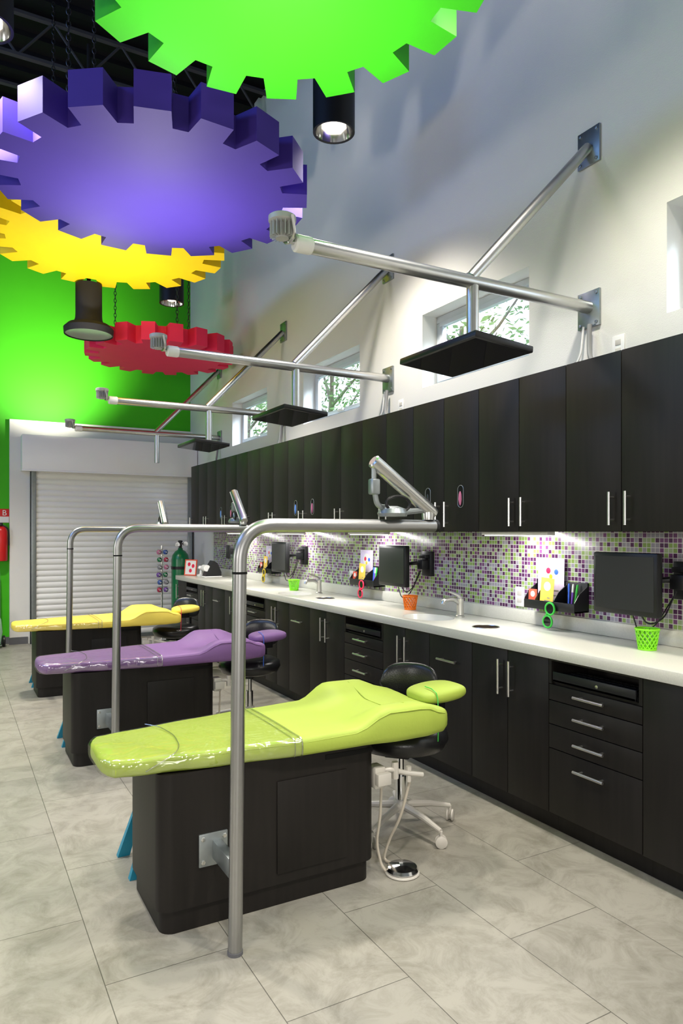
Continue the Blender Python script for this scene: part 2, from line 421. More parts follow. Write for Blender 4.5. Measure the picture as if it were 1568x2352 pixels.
bl = [
 (1.42,1.94,'doors','dark two-door base cabinet at the right edge of the photo'),
 (1.94,2.465,'drawers','nearest dark drawer cabinet, four drawers and a keyboard tray, below the near lime basket'),
 (2.465,3.035,'doors','nearest wholly visible two-door dark base cabinet, right beside the nearest drawer cabinet'),
 (3.035,3.43,'bin','narrow dark base cabinet with one horizontal pull under the near waste hole'),
 (3.43,3.95,'doors','dark two-door base cabinet below the nearest faucet and sink bowl'),
 (3.95,4.475,'drawers','dark drawer cabinet with keyboard tray below the orange basket'),
 (4.475,5.045,'doors','dark two-door base cabinet on the far side of the drawers under the orange basket'),
 (5.045,5.44,'bin','narrow dark base cabinet with one horizontal pull under the farther waste hole'),
 (5.44,5.96,'doors','dark two-door base cabinet below the farther faucet'),
 (5.96,6.485,'drawers','dark drawer cabinet with keyboard tray below the smallest green basket'),
 (6.485,7.055,'doors','dark two-door base cabinet just past the drawers under the smallest green basket'),
 (7.055,7.45,'bin','third and farthest narrow dark base cabinet with one horizontal pull'),
 (7.45,7.97,'doors','farthest two-door dark base cabinet near the oxygen tank'),
 (7.97,8.45,'drawers','farthest dark drawer cabinet, near the end of the counter'),
 (8.45,8.8,'single','single-door dark base cabinet at the far end beside the oxygen tank')]
for a in bl: base_cabinet(*a)

# counter with cut openings
SK = [(2.69,3.69),(2.69,5.70)]; HL = [(2.70,3.14),(2.70,5.14)]
bm = box(B(), 2.485,XW-.009,1.2,8.83,.846,.9,.006)
ct_me = bpy.data.meshes.new('slab'); bm.to_mesh(ct_me); bm.free()
tmp = bpy.data.objects.new('slab_tmp', ct_me); C.objects.link(tmp)
bm = B()
for x, y in SK: lathe(bm, [(0,.7),(.2,.7),(.2,1.1),(0,1.1)], (x,y,0), 40, sx=.72, sy=1)
for x, y in HL: lathe(bm, [(0,.7),(.078,.7),(.078,1.1),(0,1.1)], (x,y,0), 32)
bmesh.ops.recalc_face_normals(bm, faces=bm.faces)
cm = bpy.data.meshes.new('cut'); bm.to_mesh(cm); bm.free()
cut = bpy.data.objects.new('cut_tmp', cm); C.objects.link(cut)
md = tmp.modifiers.new('b','BOOLEAN'); md.operation = 'DIFFERENCE'; md.object = cut; md.solver = 'EXACT'
bpy.context.view_layer.update()
dg = bpy.context.evaluated_depsgraph_get()
nm = bpy.data.meshes.new_from_object(tmp.evaluated_get(dg))
bpy.data.objects.remove(tmp); bpy.data.objects.remove(cut)
t = thing('countertop', 'long pale speckled countertop with upstand running along the right wall', 'countertop', (0,0,0))
nm.materials.clear(); nm.materials.append(M['counter']); nm.name = 'slab'
for p in nm.polygons: p.use_smooth = True
nm.set_sharp_from_angle(angle=math.radians(35))
so = bpy.data.objects.new('slab', nm); C.objects.link(so); so.parent = t
obj('upstand', box(B(), 3.02,XW-.009,1.2,8.83,.9005,.978,.003), M['counter'], t)
for (x, y), s in zip(SK, ('nearest','farther')):
    o = obj('sink_bowl', lathe(B(), [(.1995,.899),(.196,.89),(.185,.85),(.15,.80),(.08,.782),(.02,.78),(0,.78)], (0,0,0), 40, sx=.72), M['porcelain'])
    tag(o, 'oval white sink bowl set in the counter beside the %s faucet' % s, 'sink', 'sink bowls', (x,y,0))
for (x, y), s in zip(HL, ('nearest','farther')):
    t = thing('waste_chute', 'round dark waste hole in the counter to the right of the %s faucet' % s, 'waste hole', (x,y,0), group='counter waste holes')
    obj('liner', lathe(B(), [(.0775,.899),(.0765,.85),(.076,.8),(0,.8)], (0,0,0), 32), M['hole'], t)
    obj('rim', tube(B(), [(.078*math.cos(a*PI/18), .078*math.sin(a*PI/18), .901) for a in range(36)], .003, 8, closed=True), M['steel'], t)

# ------------------------------------------------------------------ upper cabinets
XU = 2.70
def upper_cabinet(y0, y1, kind, label, cols=(None,None)):
    w = y1-y0; g = .002
    t = thing('upper_cabinet', label, 'cabinet', (XU,y0,1.452), group='dark upper cabinets on the right wall')
    obj('body', box(B(), DW+.001, XW-XU, .0, w, 0, .84), M['wood'], t)
    sp = [(0,w)] if kind == 'single' else [(0,w/2),(w/2,w)]
    for i, (a, b) in enumerate(sp):
        d = obj('door', box(B(), 0,DW,a+g,b-g,.0015,.8395,.0018), M['wood'], t)
        yy = (b-.045) if i == 0 else (a+.045)
        obj('handle', pull(B(), (0,yy,.03), (0,yy,.185)), M['steel'], d, label='brushed steel bar handle')
        if kind == 'oval':
            ym = (a+b)/2; zc = .215
            ring = [(-.001, ym+.027*math.cos(q*PI/20), zc+.027*math.sin(q*PI/20)+(.04 if math.sin(q*PI/20) > 0 else -.04)) for q in range(40)]
            obj('slot_rim', tube(B(), ring, .0022, 6, closed=True), M['plate'], d)
            bm = B(); vs = [bm.verts.new((-.0012, p[1], p[2])) for p in ring]; bm.faces.new(vs)
            obj('slot', bm, M['dark'], d)  # flat black disc, shade inside the hole put into its colour
            bm = lathe(B(), [(0,-.05),(.008,-.04),(.015,-.01),(.012,.02),(.006,.035),(0,.04)], (-.001,ym+.004,zc-.008), 12, sx=.5)
            obj('tissue', bm, M[cols[i]], d, label='glove bunched in the slot')
us = 1.867; uw = .668
ul = [('plain','plain two-door dark upper cabinet nearest the right edge of the photo'),
      ('plain','plain two-door dark upper cabinet above the near leaflet holder, second from right edge'),
      ('oval','dark upper cabinet with two oval glove slots, the nearest of its kind'),
      ('plain','plain two-door dark upper cabinet just beyond the nearest oval slots'),
      ('plain','plain two-door dark upper cabinet just before the middle pair of oval slots'),
      ('oval','dark upper cabinet with blue and pink oval glove slots, middle of three such cabinets'),
      ('plain','plain two-door dark upper cabinet just beyond the middle pair of oval slots'),
      ('plain','plain two-door dark upper cabinet just before the farthest pair of oval slots'),
      ('oval','dark upper cabinet with oval glove slots, farthest of its kind'),
      ('plain','plain two-door dark upper cabinet just beyond the farthest oval slots')]
oc = {2:('pink','leather'), 5:('pink','bluet'), 8:('pink','bluet')}
for i, (k, l) in enumerate(ul): upper_cabinet(us+i*uw, us+(i+1)*uw, k, l, oc.get(i,(None,None)))
upper_cabinet(us+10*uw, 8.86, 'single', 'narrow single-door dark upper cabinet at the far end by the shutter')
for y, l in ((3.05,'nearest'),(4.7,'second'),(6.15,'third'),(7.6,'farthest')):
    t = thing('under_cabinet_light', 'slim lit strip under the upper cabinets, %s of four' % l, 'light strip', (2.85,y,1.45), group='under-cabinet light strips')
    obj('housing', box(B(), -.03,.03,-.27,.27,-.018,.002,.003), M['white'], t)
    obj('diffuser', box(B(), -.022,.022,-.25,.25,-.022,-.0182), M['underlight'], t)
    light('AREA','strip_lamp', (2.85,y,1.422), 7, (.25,0,-1), (1,.97,.95), .05, .5)

# ------------------------------------------------------------------ patient chairs
ZT = [(.46,.648),(1.2,.652),(1.45,.640),(1.60,.668),(1.76,.678),(1.88,.664),(1.94,.66)]
ZE = [(.46,.642),(1.2,.650),(1.42,.655),(1.58,.724),(1.74,.722),(1.87,.680),(1.94,.662)]
HW = [(.46,.15),(.50,.188),(.6,.21),(.9,.25),(1.2,.285),(1.45,.292),(1.62,.315),(1.76,.312),(1.86,.285),(1.91,.25),(1.94,.21)]
def csec(x, off=0., shrink=1.):
    w = interp(HW, x)*(.35+.65*shrink if shrink < 1 and x > 1 else shrink) + off; zb = .58-off*.3; zt = interp(ZT, x)+off; ze = interp(ZE, x)+off
    if shrink < 1:
        mid = .615; zt = mid+(zt-mid)*shrink; ze = mid+(ze-mid)*shrink; zb = mid+(zb-mid)*shrink
    r = min(.032, w*.4); pts = []
    n = 14
    for k in range(n+1):
        s = -1+2*k/n; y = s*(w-r); a = abs(s)
        q = min(1, max(0, (a-.25)/.6)); q = q*q*(3-2*q)
        pts.append((x, y, zt+(ze-zt)*q))
    def side(sg):
        out = []; hm = (ze-zb)/2; cz = (ze+zb)/2
        for k in range(1,8):
            a = PI/2 - PI*k/8
            out.append((x, sg*(w-r + r*abs(math.cos(a))**.8), cz+hm*math.copysign(abs(math.sin(a))**.6, math.sin(a))))
        return out
    right = side(1)
    bot = [(x, (w-r)*(1-2*k/6), zb) for k in range(7)]
    left = list(reversed(side(-1)))
    return pts+right+bot+left
def patient_chair(cy, vinyl, colour, extra, cord_m):
    t = thing('patient_chair', '%s vinyl padded patient chair on a dark cabinet base, %s' % (colour, extra), 'chair', (0,cy,0), group='patient chairs')
    bm = prism(B(), rrect(.64,1.55,-.23,.23,.055), .085, .578)
    prism(bm, rrect(.655,1.53,-.218,.218,.05), 0, .085)
    bs = obj('base_cabinet', bm, M['wood'], t)
    obj('access_panel', box(B(), 1.097,1.405,-.236,-.2295,.127,.485,.0025), M['wood'], bs)
    obj('dark_slot', box(B(), 1.31,1.53,-.2325,-.2295,.535,.555,.0008), M['dark'], bs)  # thin dark strip on the base just under the cushion
    st = [(.46,.35),(.462,.6),(.468,.8),(.48,.93)] + [(x,1) for x in [.5+.0333*i for i in range(42)]] + [(1.895,.99),(1.912,.95),(1.925,.86),(1.933,.7),(1.937,.45)]
    cu = obj('cushion', loft(B(), [csec(x,0,s) for x, s in st]), M[vinyl], t, 60)
    for sg in (-1,1):
        bm = tube(B(), [(x, sg*(interp(HW,x)-.004), interp(ZE,x)-.016) for x in [.52+.05*i for i in range(28)]], .0028, 6)
        obj('piping', bm, M[vinyl], cu)
    bm = tube(B(), [(1.68, y, interp(ZT,1.68)+(interp(ZE,1.68)-interp(ZT,1.68))*(min(1,max(0,(abs(y)/.28-.25)/.6)))+.001) for y in [-.24+.04*i for i in range(13)]], .002, 6)
    obj('stitch_line', bm, M[vinyl], cu)
    fs = [(.455,.5),(.458,.8),(.468,.95)] + [(x,1) for x in [.49+.0345*i for i in range(21)]]
    bm = B(); rings = [[bm.verts.new(p) for p in csec(x,.003,s)] for x, s in fs]; n = len(rings[0])
    for a, b in zip(rings[:-1], rings[1:]):
        for k in range(n): bm.faces.new((a[k],a[(k+1)%n],b[(k+1)%n],b[k]))
    bm.faces.new(rings[0])
    fc = obj('foot_cover', bm, M['film'], t, 60, label='clear plastic cover over the foot end')
    obj('cover_hem', tube(B(), csec(1.18,.004), .003, 6, closed=True), M['hem'], fc)
    obj('hem_stitch', tube(B(), csec(1.15,.0035), .002, 6, closed=True), M['hem'], fc)
    e = [(.60,-.213,.60),(.70,-.228,.652),(.74,-.15,.654),(.76,0,.655),(.74,.15,.654),(.70,.22,.652)]
    obj('cover_seam', tube(B(), fillet(e, .05, 4), .0022, 6), M['hem'], fc)
    # headrest
    bm = B(); secs = []; HX = 2.030
    for i in range(19):
        a = PI*i/18; x = HX-.128*math.cos(a); s = max(.1, math.sin(a)**.42)
        w = .118*s; h = .037*max(.25, math.sin(a)**.5); ring = []
        for k in range(28):
            q = 2*PI*k/28
            ring.append((x, w*math.copysign(abs(math.cos(q))**.6, math.cos(q)), .684+(x-HX)*.06+h*math.copysign(abs(math.sin(q))**.75, math.sin(q))))
        secs.append(ring)
    hr = obj('headrest', loft(B(), secs), M[vinyl], t, 60)
    obj('headrest_mount', box(B(), 1.90,2.06,-.035,.035,.60,.652,.005), M['black'], t)
    a_ = tube(B(), [(1.95,-.02,.7205),(1.952,-.07,.7195),(1.953,-.105,.706),(1.953,-.1165,.68),(1.95,-.125,.6),(1.945,-.13,.53),(1.945,-.128,.49)], .0024, 6)
    obj('strap', a_, M[cord_m], hr)
    # instrument holder on the base
    bm = box(B(), 1.548,1.60,-.225,-.155,.37,.46,.006)
    box(bm, 1.545,1.61,-.255,-.225,.39,.44,.004)
    ih = obj('instrument_holder', bm, M['offwhite'], t, label='off-white clamp with instrument arm')
    bm = tube(B(), fillet([(1.58,-.19,.43),(1.62,-.22,.445),(1.70,-.22,.415),(1.78,-.24,.40)], .03), .011, 10)
    tube(bm, [(1.65,-.22,.40),(1.65,-.22,.47)], .015, 10); tube(bm, [(1.72,-.22,.375),(1.72,-.22,.44)], .012, 10)
    obj('holder_arm', bm, M['offwhite'], ih)
    bm = tube(B(), fillet([(1.60,-.19,.38),(1.60,-.18,.22),(1.585,-.17,.12),(1.60,-.19,.03),(1.61,-.21,.010)], .08), .006, 8)
    obj('hose', bm, M['hose'], ih)
chairs = [(2.72,'lime','lime green','nearest the camera','gglasses'), (4.78,'purple','purple','middle of the three','blue'), (6.85,'yellow','yellow','farthest of the three','rglasses')]
for a in chairs: patient_chair(*a)

def foot_control(x, y, label):
    t = thing('foot_control', label, 'foot pedal', (x,y,0), group='round foot controls')
    obj('base_ring', lathe(B(), [(0,0),(.07,0),(.074,.004),(.072,.009),(.066,.011),(0,.011)], seg=32), M['offwhite'], t)
    obj('pedal_disc', lathe(B(), [(.064,.0115),(.069,.018),(.062,.030),(.02,.036),(0,.037)], seg=32), M['chrome'], t)
    obj('hose', tube(B(), fillet([(.0,.068,.012),(-.02,.12,.012),(.005,.11,.1),(.02,.04,.22),(.06,.03,.375)], .08), .006, 8), M['hose'], t)
for cy, c in ((2.72,'lime green'),(4.78,'purple'),(6.85,'yellow')):
    foot_control(1.672, cy-.242, 'round chrome foot control with beige hose on floor by the %s chair' % c)

def stool(x, y, rz, label):
    t = thing('operator_stool', label, 'stool', (x,y,0), rz, 'black operator stools')
    obj('seat', lathe(B(), [(0,.39),(.15,.392),(.21,.41),(.232,.45),(.226,.484),(.19,.504),(.1,.507),(0,.50)], seg=36), M['leather'], t, 60)
    obj('seat_plate', box(B(), -.09,.13,-.06,.06,.366,.3895,.006), M['black'], t)
    bm = tube(B(), [(0,0,.12),(0,0,.26)], .026, 16); tube(bm, [(0,0,.26),(0,0,.367)], .016, 16)
    obj('gas_column', bm, M['chrome'], t)
    secs = []
    for i in range(17):
        a = -1+2*i/16; ang = a*.62; s = max(.12, (1-abs(a)**3)**.5); ring = []
        for k in range(20):
            q = 2*PI*k/20; rr = .265+.026*math.cos(q)*max(.4,s)
            ring.append((rr*math.cos(ang)-.02, rr*math.sin(ang), .665+.105*s*math.copysign(abs(math.sin(q))**.8, math.sin(q))))
        secs.append(ring)
    obj('backrest', loft(B(), secs), M['leather'], t, 60)
    obj('backrest_bar', tube(B(), fillet([(.1,0,.377),(.29,0,.377),(.285,0,.6)], .06), .013, 10), M['black'], t)
    bm = lathe(B(), [(0,.085),(.036,.085),(.038,.13),(.03,.145),(0,.145)], seg=20)
    obj('hub', bm, M['offwhite'], t)
    for k in range(5):
        a = 2*PI*k/5+.35; ca, sa = math.cos(a), math.sin(a)
        l = obj('leg', tube(B(), [(.03*ca,.03*sa,.115),(.16*ca,.16*sa,.1),(.27*ca,.27*sa,.075)], [.020,.015,.011], 10), M['offwhite'], t)
        R_ = Matrix.Translation((.272*ca,.272*sa,.028)) @ Matrix.Rotation(a+.9,4,'Z') @ Matrix.Rotation(PI/2,4,'X')
        bm = B()
        for zo in (-.019,.006): lathe(bm, [(0,zo),(.022,zo),(.028,zo+.003),(.028,zo+.010),(.022,zo+.013),(0,zo+.013)], seg=18, mtx=R_)
        tube(bm, [(.272*ca,.272*sa,.03),(.272*ca,.272*sa,.075)], .007, 8)
        obj('caster', bm, M['offwhite'], l)
stool(1.92, 2.86, .75, 'black round operator stool behind the head of the lime green chair')
stool(1.95, 4.93, .75, 'black round operator stool behind the head of the purple chair')
stool(1.98, 7.02, .75, 'black round operator stool behind the head of the yellow chair')

def step_stool(x, y, label):
    t = thing('step_stool', label, 'step stool', (x,y,0), group='teal step stools')
    obj('top', box(B(), 0,.3,0,.24,.235,.262,.01), M['teal'], t)
    for sx in (0,1):
        for sy in (0,1):
            xa = .03 if sx == 0 else .27; xb = -.04 if sx == 0 else .34
            ya = .03 if sy == 0 else .21; yb = 0. if sy == 0 else .24
            secs = []
            for f in (0,.5,1):
                cx = xa+(xb-xa)*f; cy_ = ya+(yb-ya)*f; h = .018+.008*f
                z = .237*(1-f)
                secs.append([(cx-h,cy_-h*.6,z),(cx+h,cy_-h*.6,z),(cx+h,cy_+h*.6,z),(cx-h,cy_+h*.6,z)])
            obj('leg', loft(B(), secs), M['teal'], t)
    obj('cross_brace', box(B(), .0,.3,.005,.02,.10,.135,.004), M['teal'], t)
for (y, c) in ((2.985,'lime green'),(5.045,'purple'),(7.115,'yellow')):
    step_stool(.71, y, 'teal plastic step stool tucked behind the foot of the %s chair' % c)

# ------------------------------------------------------------------ bent pipe posts
def pipe_post(y, cyf, label):
    t = thing('bent_pipe_post', label, 'post', (.85,y,0), group='bent grey pipe posts')
    path = fillet([(0,0,.004),(.018,0,1.474),(.845,0,1.474)], .13, 12)
    obj('pipe', tube(B(), path, .0245, 24), M['postm'], t, 60)
    obj('floor_cap', lathe(B(), [(0,0),(.027,0),(.027,.012),(0,.012)], seg=24), M['base_grey'], t)
    obj('joint_ring', lathe(B(), [(.0,0),(.0262,0),(.0262,.008),(0,.008)], (.0165,0,1.305), 24), M['dark'], t)
    obj('end_cap', tube(B(), [(.843,0,1.474),(.856,0,1.474)], .026, 24), M['black'], t)
    yb = cyf-.23-y
    br = obj('bracket_plate', box(B(), -.065,.045,yb-.010,yb-.0005,.225,.345,.003), M['plate'], t)
    obj('bracket_arm', box(B(), -.014,.02,.018,yb-.010,.25,.318,.003), M['plate'], br)
    for bx in (-.05,.032):
        for bz in (.243,.327): obj('bolt', lathe(B(), [(0,0),(.009,0),(.008,.005),(0,.007)], (bx,yb-.010,bz), 6, Matrix.Rotation(PI/2,4,'X')), M['steel'], br)
def exam_arm(x, y, rz, label):
    t = thing('exam_light_arm', label, 'light arm', (x,y,1.4985), rz, 'exam light arms')
    obj('swivel_joint', lathe(B(), [(0,0),(.024,0),(.026,.02),(.022,.05),(0,.052)], seg=20), M['pipe'], t)
    tip = Vector((-.26,0,.225)); a0 = Vector((.012,0,.035)); dv = (tip-a0).normalized()
    bm = tube(B(), [a0-dv*.02, a0, tip-dv*.005, tip], [.022,.027,.027,.02], 20)
    at = obj('arm_tube', bm, M['pipe'], t)
    obj('cable_channel', tube(B(), [a0+Vector((0,-.027,0)), tip+Vector((0,-.027,0))], .004, 6), M['greyplastic'], at)
    bm = box(B(), -.272,-.236,-.018,.018,.095,.155,.006); tube(bm, [(-.255,0,.155),(-.255,0,.215)], .010, 10)
    obj('lamp_bracket', bm, M['plate'], t)
    bm = lathe(B(), [(0,0),(.055,0),(.06,.012),(.05,.03),(.02,.04),(0,.04)], (-.17,0,.012), 24)
    tube(bm, fillet([(-.25,0,.1),(-.24,0,.05),(-.19,0,.045)], .03), .011, 10)
    tube(bm, [(-.12,0,.03),(-.02,0,.04)], .012, 10)
    hd = obj('lamp_head', bm, M['plate'], t)
    ring = [(-.16+.055*math.cos(q*PI/12), -.025, .06+.03*math.sin(q*PI/12)) for q in range(24)]
    obj('grip_loop', tube(B(), ring, .006, 8, closed=True), M['black'], hd)
for (y, cy, c, rz) in ((2.283,2.72,'lime green',0),(4.32,4.78,'purple',-PI/2-.12),(6.25,6.85,'yellow',-PI/2-.12)):
    pipe_post(y, cy, 'bent grey pipe post bolted to the base of the %s chair' % c)
    exam_arm(1.665, y, rz, 'tilted silver exam light arm on the pipe post of the %s chair' % c)

# ------------------------------------------------------------------ wall arms
ARMS = [(2.69,'nearest',True),(4.71,'second',True),(6.73,'third',True),(8.75,'farthest',False)]
ZA = 2.675
def wall_arm(Y, rank, tv):
    t = thing('ceiling_boom', 'silver pipe boom braced to the right wall, %s of four%s' % (rank, '' if tv else ', without a screen'), 'pipe boom', (0,Y,0), group='silver wall booms')
    def plate(z0, z1):
        bm = box(B(), 3.035,XW-.0005,-.075,.075,z0,z1,.003)
        for by in (-.055,.055):
            for bz in (z0+.02,z1-.02): lathe(bm, [(0,0),(.01,0),(.009,.006),(0,.008)], (3.035,by,bz), 6, Matrix.Rotation(-PI/2,4,'Y'))
        return bm
    obj('wall_plate', plate(ZA-.11,ZA+.09), M['plate'], t); obj('brace_plate', plate(3.45,3.65), M['plate'], t)
    ap = obj('boom_pipe', tube(B(), [(1.31,0,ZA),(3.036,0,ZA)], .033, 24), M['pipe'], t)
    obj('brace_pipe', tube(B(), [(2.215,0,ZA+.02),(3.03,0,3.545)], .029, 20), M['pipe'], t)
    obj('drop_pipe', tube(B(), [(2.229,0,ZA-.02),(2.229,0,2.335 if tv else 2.31)], .03, 20), M['pipe'], t)
    obj('end_collar', tube(B(), [(1.265,0,ZA),(1.272,0,ZA),(1.338,0,ZA),(1.345,0,ZA)], [.03,.037,.037,.034], 24), M['white'], ap)
    UX = 1.21
    up = obj('uplight', lathe(B(), [(0,2.68),(.028,2.68),(.03,2.74),(.05,2.745),(.058,2.752),(.058,2.772),(.052,2.776),(.048,2.770),(0,2.770)], (UX,0,0), 28), M['greyplastic'], t, label='finned round uplight at the boom end')
    bm = B()
    for k in range(18):
        a = 2*PI*k/18
        box(bm, UX+.041*math.cos(a)-.012, UX+.041*math.cos(a)+.012, .041*math.sin(a)-.0015, .041*math.sin(a)+.0015, 2.685, 2.744, rot=Matrix.Rotation(a,4,'Z'))
    obj('heat_sink', bm, M['greyplastic'], up)
    obj('lens', lathe(B(), [(0,2.7705),(.047,2.7705),(.04,2.774),(0,2.775)], (UX,0,0), 24), M['uplens'], up)
    bm = tube(B(), fillet([(1.268,0,ZA),(1.245,0,ZA),(1.245,.05,ZA+.01),(1.225,.066,2.76)], .03), .008, 8)
    tube(bm, fillet([(1.245,0,ZA),(1.245,-.05,ZA+.01),(1.225,-.066,2.76)], .03), .008, 8)
    obj('yoke', bm, M['pipe'], up)
    if tv: light('SPOT','uplight_lamp', (UX,Y,2.80), 80, (-.08,-.25,1), (1,.96,.9), .05, spot=128, blend=.55)
    else: light('SPOT','uplight_lamp', (UX,Y,2.80), 420, (-.12,1.25,.95), (1,.97,.8), .05, spot=95, blend=1.)
    if tv:
        s = thing('ceiling_screen', 'flat black screen facing down from the %s silver boom' % rank, 'television', (2.17,Y,2.31), group='black screens on booms')
        s.rotation_euler = (0, math.radians(5), 0)
        bm = box(B(), -.172,.172,-.298,.298,-.02,.012,.006); box(bm, -.11,.11,-.2,.2,.012,.03,.008)
        obj('housing', bm, M['black'], s)
        obj('screen', box(B(), -.157,.157,-.282,.282,-.0215,-.0195), M['tvscreen'], s)
        obj('mount', box(B(), .02,.10,-.05,.05,.0302,.036,.002), M['plate'], s)
for a in ARMS: wall_arm(*a)
for (Y, r, tv) in ARMS:
    t = thing('power_cable', 'power cables drooping from the wall plate of the %s boom' % r, 'cable', (3.0,Y,2.292), group='boom power cables')
    obj('conduit', tube(B(), fillet([(.012,-.03,.28),(.0,-.035,.17),(-.03,-.07,.07),(-.03,-.16,.012),(-.02,-.26,.012)], .08), .013, 8), M['greyhose'], t)
    obj('cord', tube(B(), fillet([(.02,.02,.28),(.01,.03,.12),(0,.08,.05),(-.02,.16,.008),(.0,.22,.02),(.02,.15,.09),(.03,.07,.06)], .05), .006, 8), M['white'], t)
    obj('plug', box(B(), .015,.04,.05,.09,.05,.1,.006), M['black'], t)
def outlet(y, z, label):
    t = thing('wall_outlet', label, 'outlet', (XW-.0085 if z < 1.5 else XW,y,z), group='white wall outlets')
    obj('plate', box(B(), -.008,0,-.038,.038,-.06,.06,.003), M['white'], t)
    for dz in (-.022,.022): obj('socket', box(B(), -.0105,-.0078,-.017,.017,dz-.014,dz+.014,.001), M['offwhite'], t)
outlet(3.22,1.055,'white outlet on the mosaic to the left of the nearest leaflet holder')
outlet(5.28,1.055,'white outlet on the mosaic to the left of the second leaflet holder')
outlet(2.50,2.42,'white outlet above the cabinets beside the nearest boom')
outlet(4.53,2.42,'white outlet above the cabinets beside the second boom')

# ------------------------------------------------------------------ gears
def gear(cx, cy, z, R, th, n, phase, m, label, tip=.245, root=.33, rf=.82):
    t = thing('ceiling_gear', label, 'gear', (cx,cy,z), group='giant coloured gears')
    o = []; rr = R*rf
    for k in range(n):
        a = phase+2*PI*k/n; s = 2*PI/n
        for da, r in ((-root*s,rr),(-tip*s,R),(tip*s,R),(root*s,rr)):
            o.append((r*math.cos(a+da), r*math.sin(a+da)))
    bm = prism(B(), o, 0, th)
    obj('wheel', bm, m, t, 25)
    for k in range(3):
        a = phase+2*PI*k/3+.5; px, py = .62*R*math.cos(a), .62*R*math.sin(a)
        bm = B(); zz = th+.01; q = 0
        while z+zz < ZC-.1:
            pts = []
            for i in range(8):
                b = 2*PI*i/8; u = .013*math.cos(b); v = .026*math.sin(b)
                pts.append((px+(u if q%2 else 0), py+(0 if q%2 else u), zz+v))
            tube(bm, pts, .004, 5, closed=True); zz += .042; q += 1
        obj('chain', bm, M['chain'], t)
H = 2.15
def rd(r, d, h): return (r*math.cos(TH)+d*math.sin(TH))*h, (-r*math.sin(TH)+d*math.cos(TH))*h
toward = math.atan2(-math.cos(TH), -math.sin(TH)); away = toward+PI
x, y = rd(-.115,1.225,H); gear(x, y, 1.45+H, .395*H, .19, 18, away+.06, M['gear_green'], 'bright green gear hanging nearest the camera')
x, y = rd(-.552,2.09,H); gear(x, y, 1.45+H, .450*H, .19, 18, toward-.11, M['gear_purple'], 'violet blue gear hanging between the green and yellow gears', .275, .35, .84)
x, y = rd(-.824,2.48,2.5); gear(x, y, 1.45+2.5, .405*2.5, .19, 18, math.radians(100.6), M['gear_yellow'], 'yellow gear hanging partly hidden behind the violet gear')
x, y = rd(-1.045,4.05,2.0); gear(x, y, 1.45+2.0, .415*2.0, .19, 18, toward+.1, M['gear_pink'], 'pinkish red gear hanging farthest away near the green wall')

# ------------------------------------------------------------------ can lights
CAN = 345
def can_light(x, y, z, label, r=.14, h=.42, e=CAN):
    t = thing('can_light', label, 'ceiling lamp', (x,y,z), group='black can lights')
    obj('can', lathe(B(), [(r*.86,.02),(r*.9,0),(r,0),(r,h),(r*.93,h+.01),(0,h+.01)], seg=36), M['can'], t)
    obj('reflector', lathe(B(), [(r*.88,.004),(r*.8,.05),(r*.6,.1),(0,.1)], seg=32), M['chrome'], t)
    obj('bulb', lathe(B(), [(0,.028),(r*.3,.035),(r*.5,.06),(r*.5,.095),(0,.095)], seg=20), M['lampglow'], t)
    obj('stem', tube(B(), [(0,0,h),(0,0,ZC-z-.02)], .012, 10), M['can'], t)
    light('SPOT','can_and_fill_spot', (x,y,z-.005), e, (0,0,-1), (1,.94,.84), .1, spot=108, blend=.7)
can_light(2.23,4.12,4.12,'black can light glowing in front of the right wall beside the green gear', e=300)
can_light(2.24,8.12,4.12,'small black can light glowing above the pinkish red gear', e=25)
can_light(.15,4.15,4.12,'black can light at the upper left corner of the photo')
for (lx, ly, e) in ((2.23,.2,CAN),(2.1,2.0,240),(.24,.2,CAN-40),(.1,7.3,560),(-1.76,.2,CAN),(-1.76,4.1,CAN),(-1.76,7.6,200),(2.0,6.2,200)):  # unseen grid cans plus added fill spots, all without fixtures
    light('SPOT','can_and_fill_spot', (lx,ly,4.1 if ly != 6.2 else 3.5), e, (0,0,-1), (1,.94,.84), .1, spot=108, blend=.7)
t = thing('pendant_can', 'wide black pendant can with pale lens hanging below the yellow gear', 'ceiling lamp', (1.20,7.39,3.43))
M['pend'] = mat('pendant_black', (.02,.02,.022), .65, var=.1, spec=.2)
obj('can', lathe(B(), [(.15,.1),(.13,.16),(.127,.2),(.127,.505),(0,.515)], seg=32), M['pend'], t)
obj('flare', lathe(B(), [(.225,.0),(.235,.0),(.24,.06),(.20,.1),(.127,.12)], seg=36), M['pend'], t)
obj('lens', lathe(B(), [(0,.02),(.15,.02),(.17,.012),(.226,.008)], seg=36), mat('pale_lens', (.25,.28,.23), .3), t)
obj('stem', tube(B(), [(0,0,.51),(0,0,ZC-3.43-.05)], .02, 10), M['pend'], t)

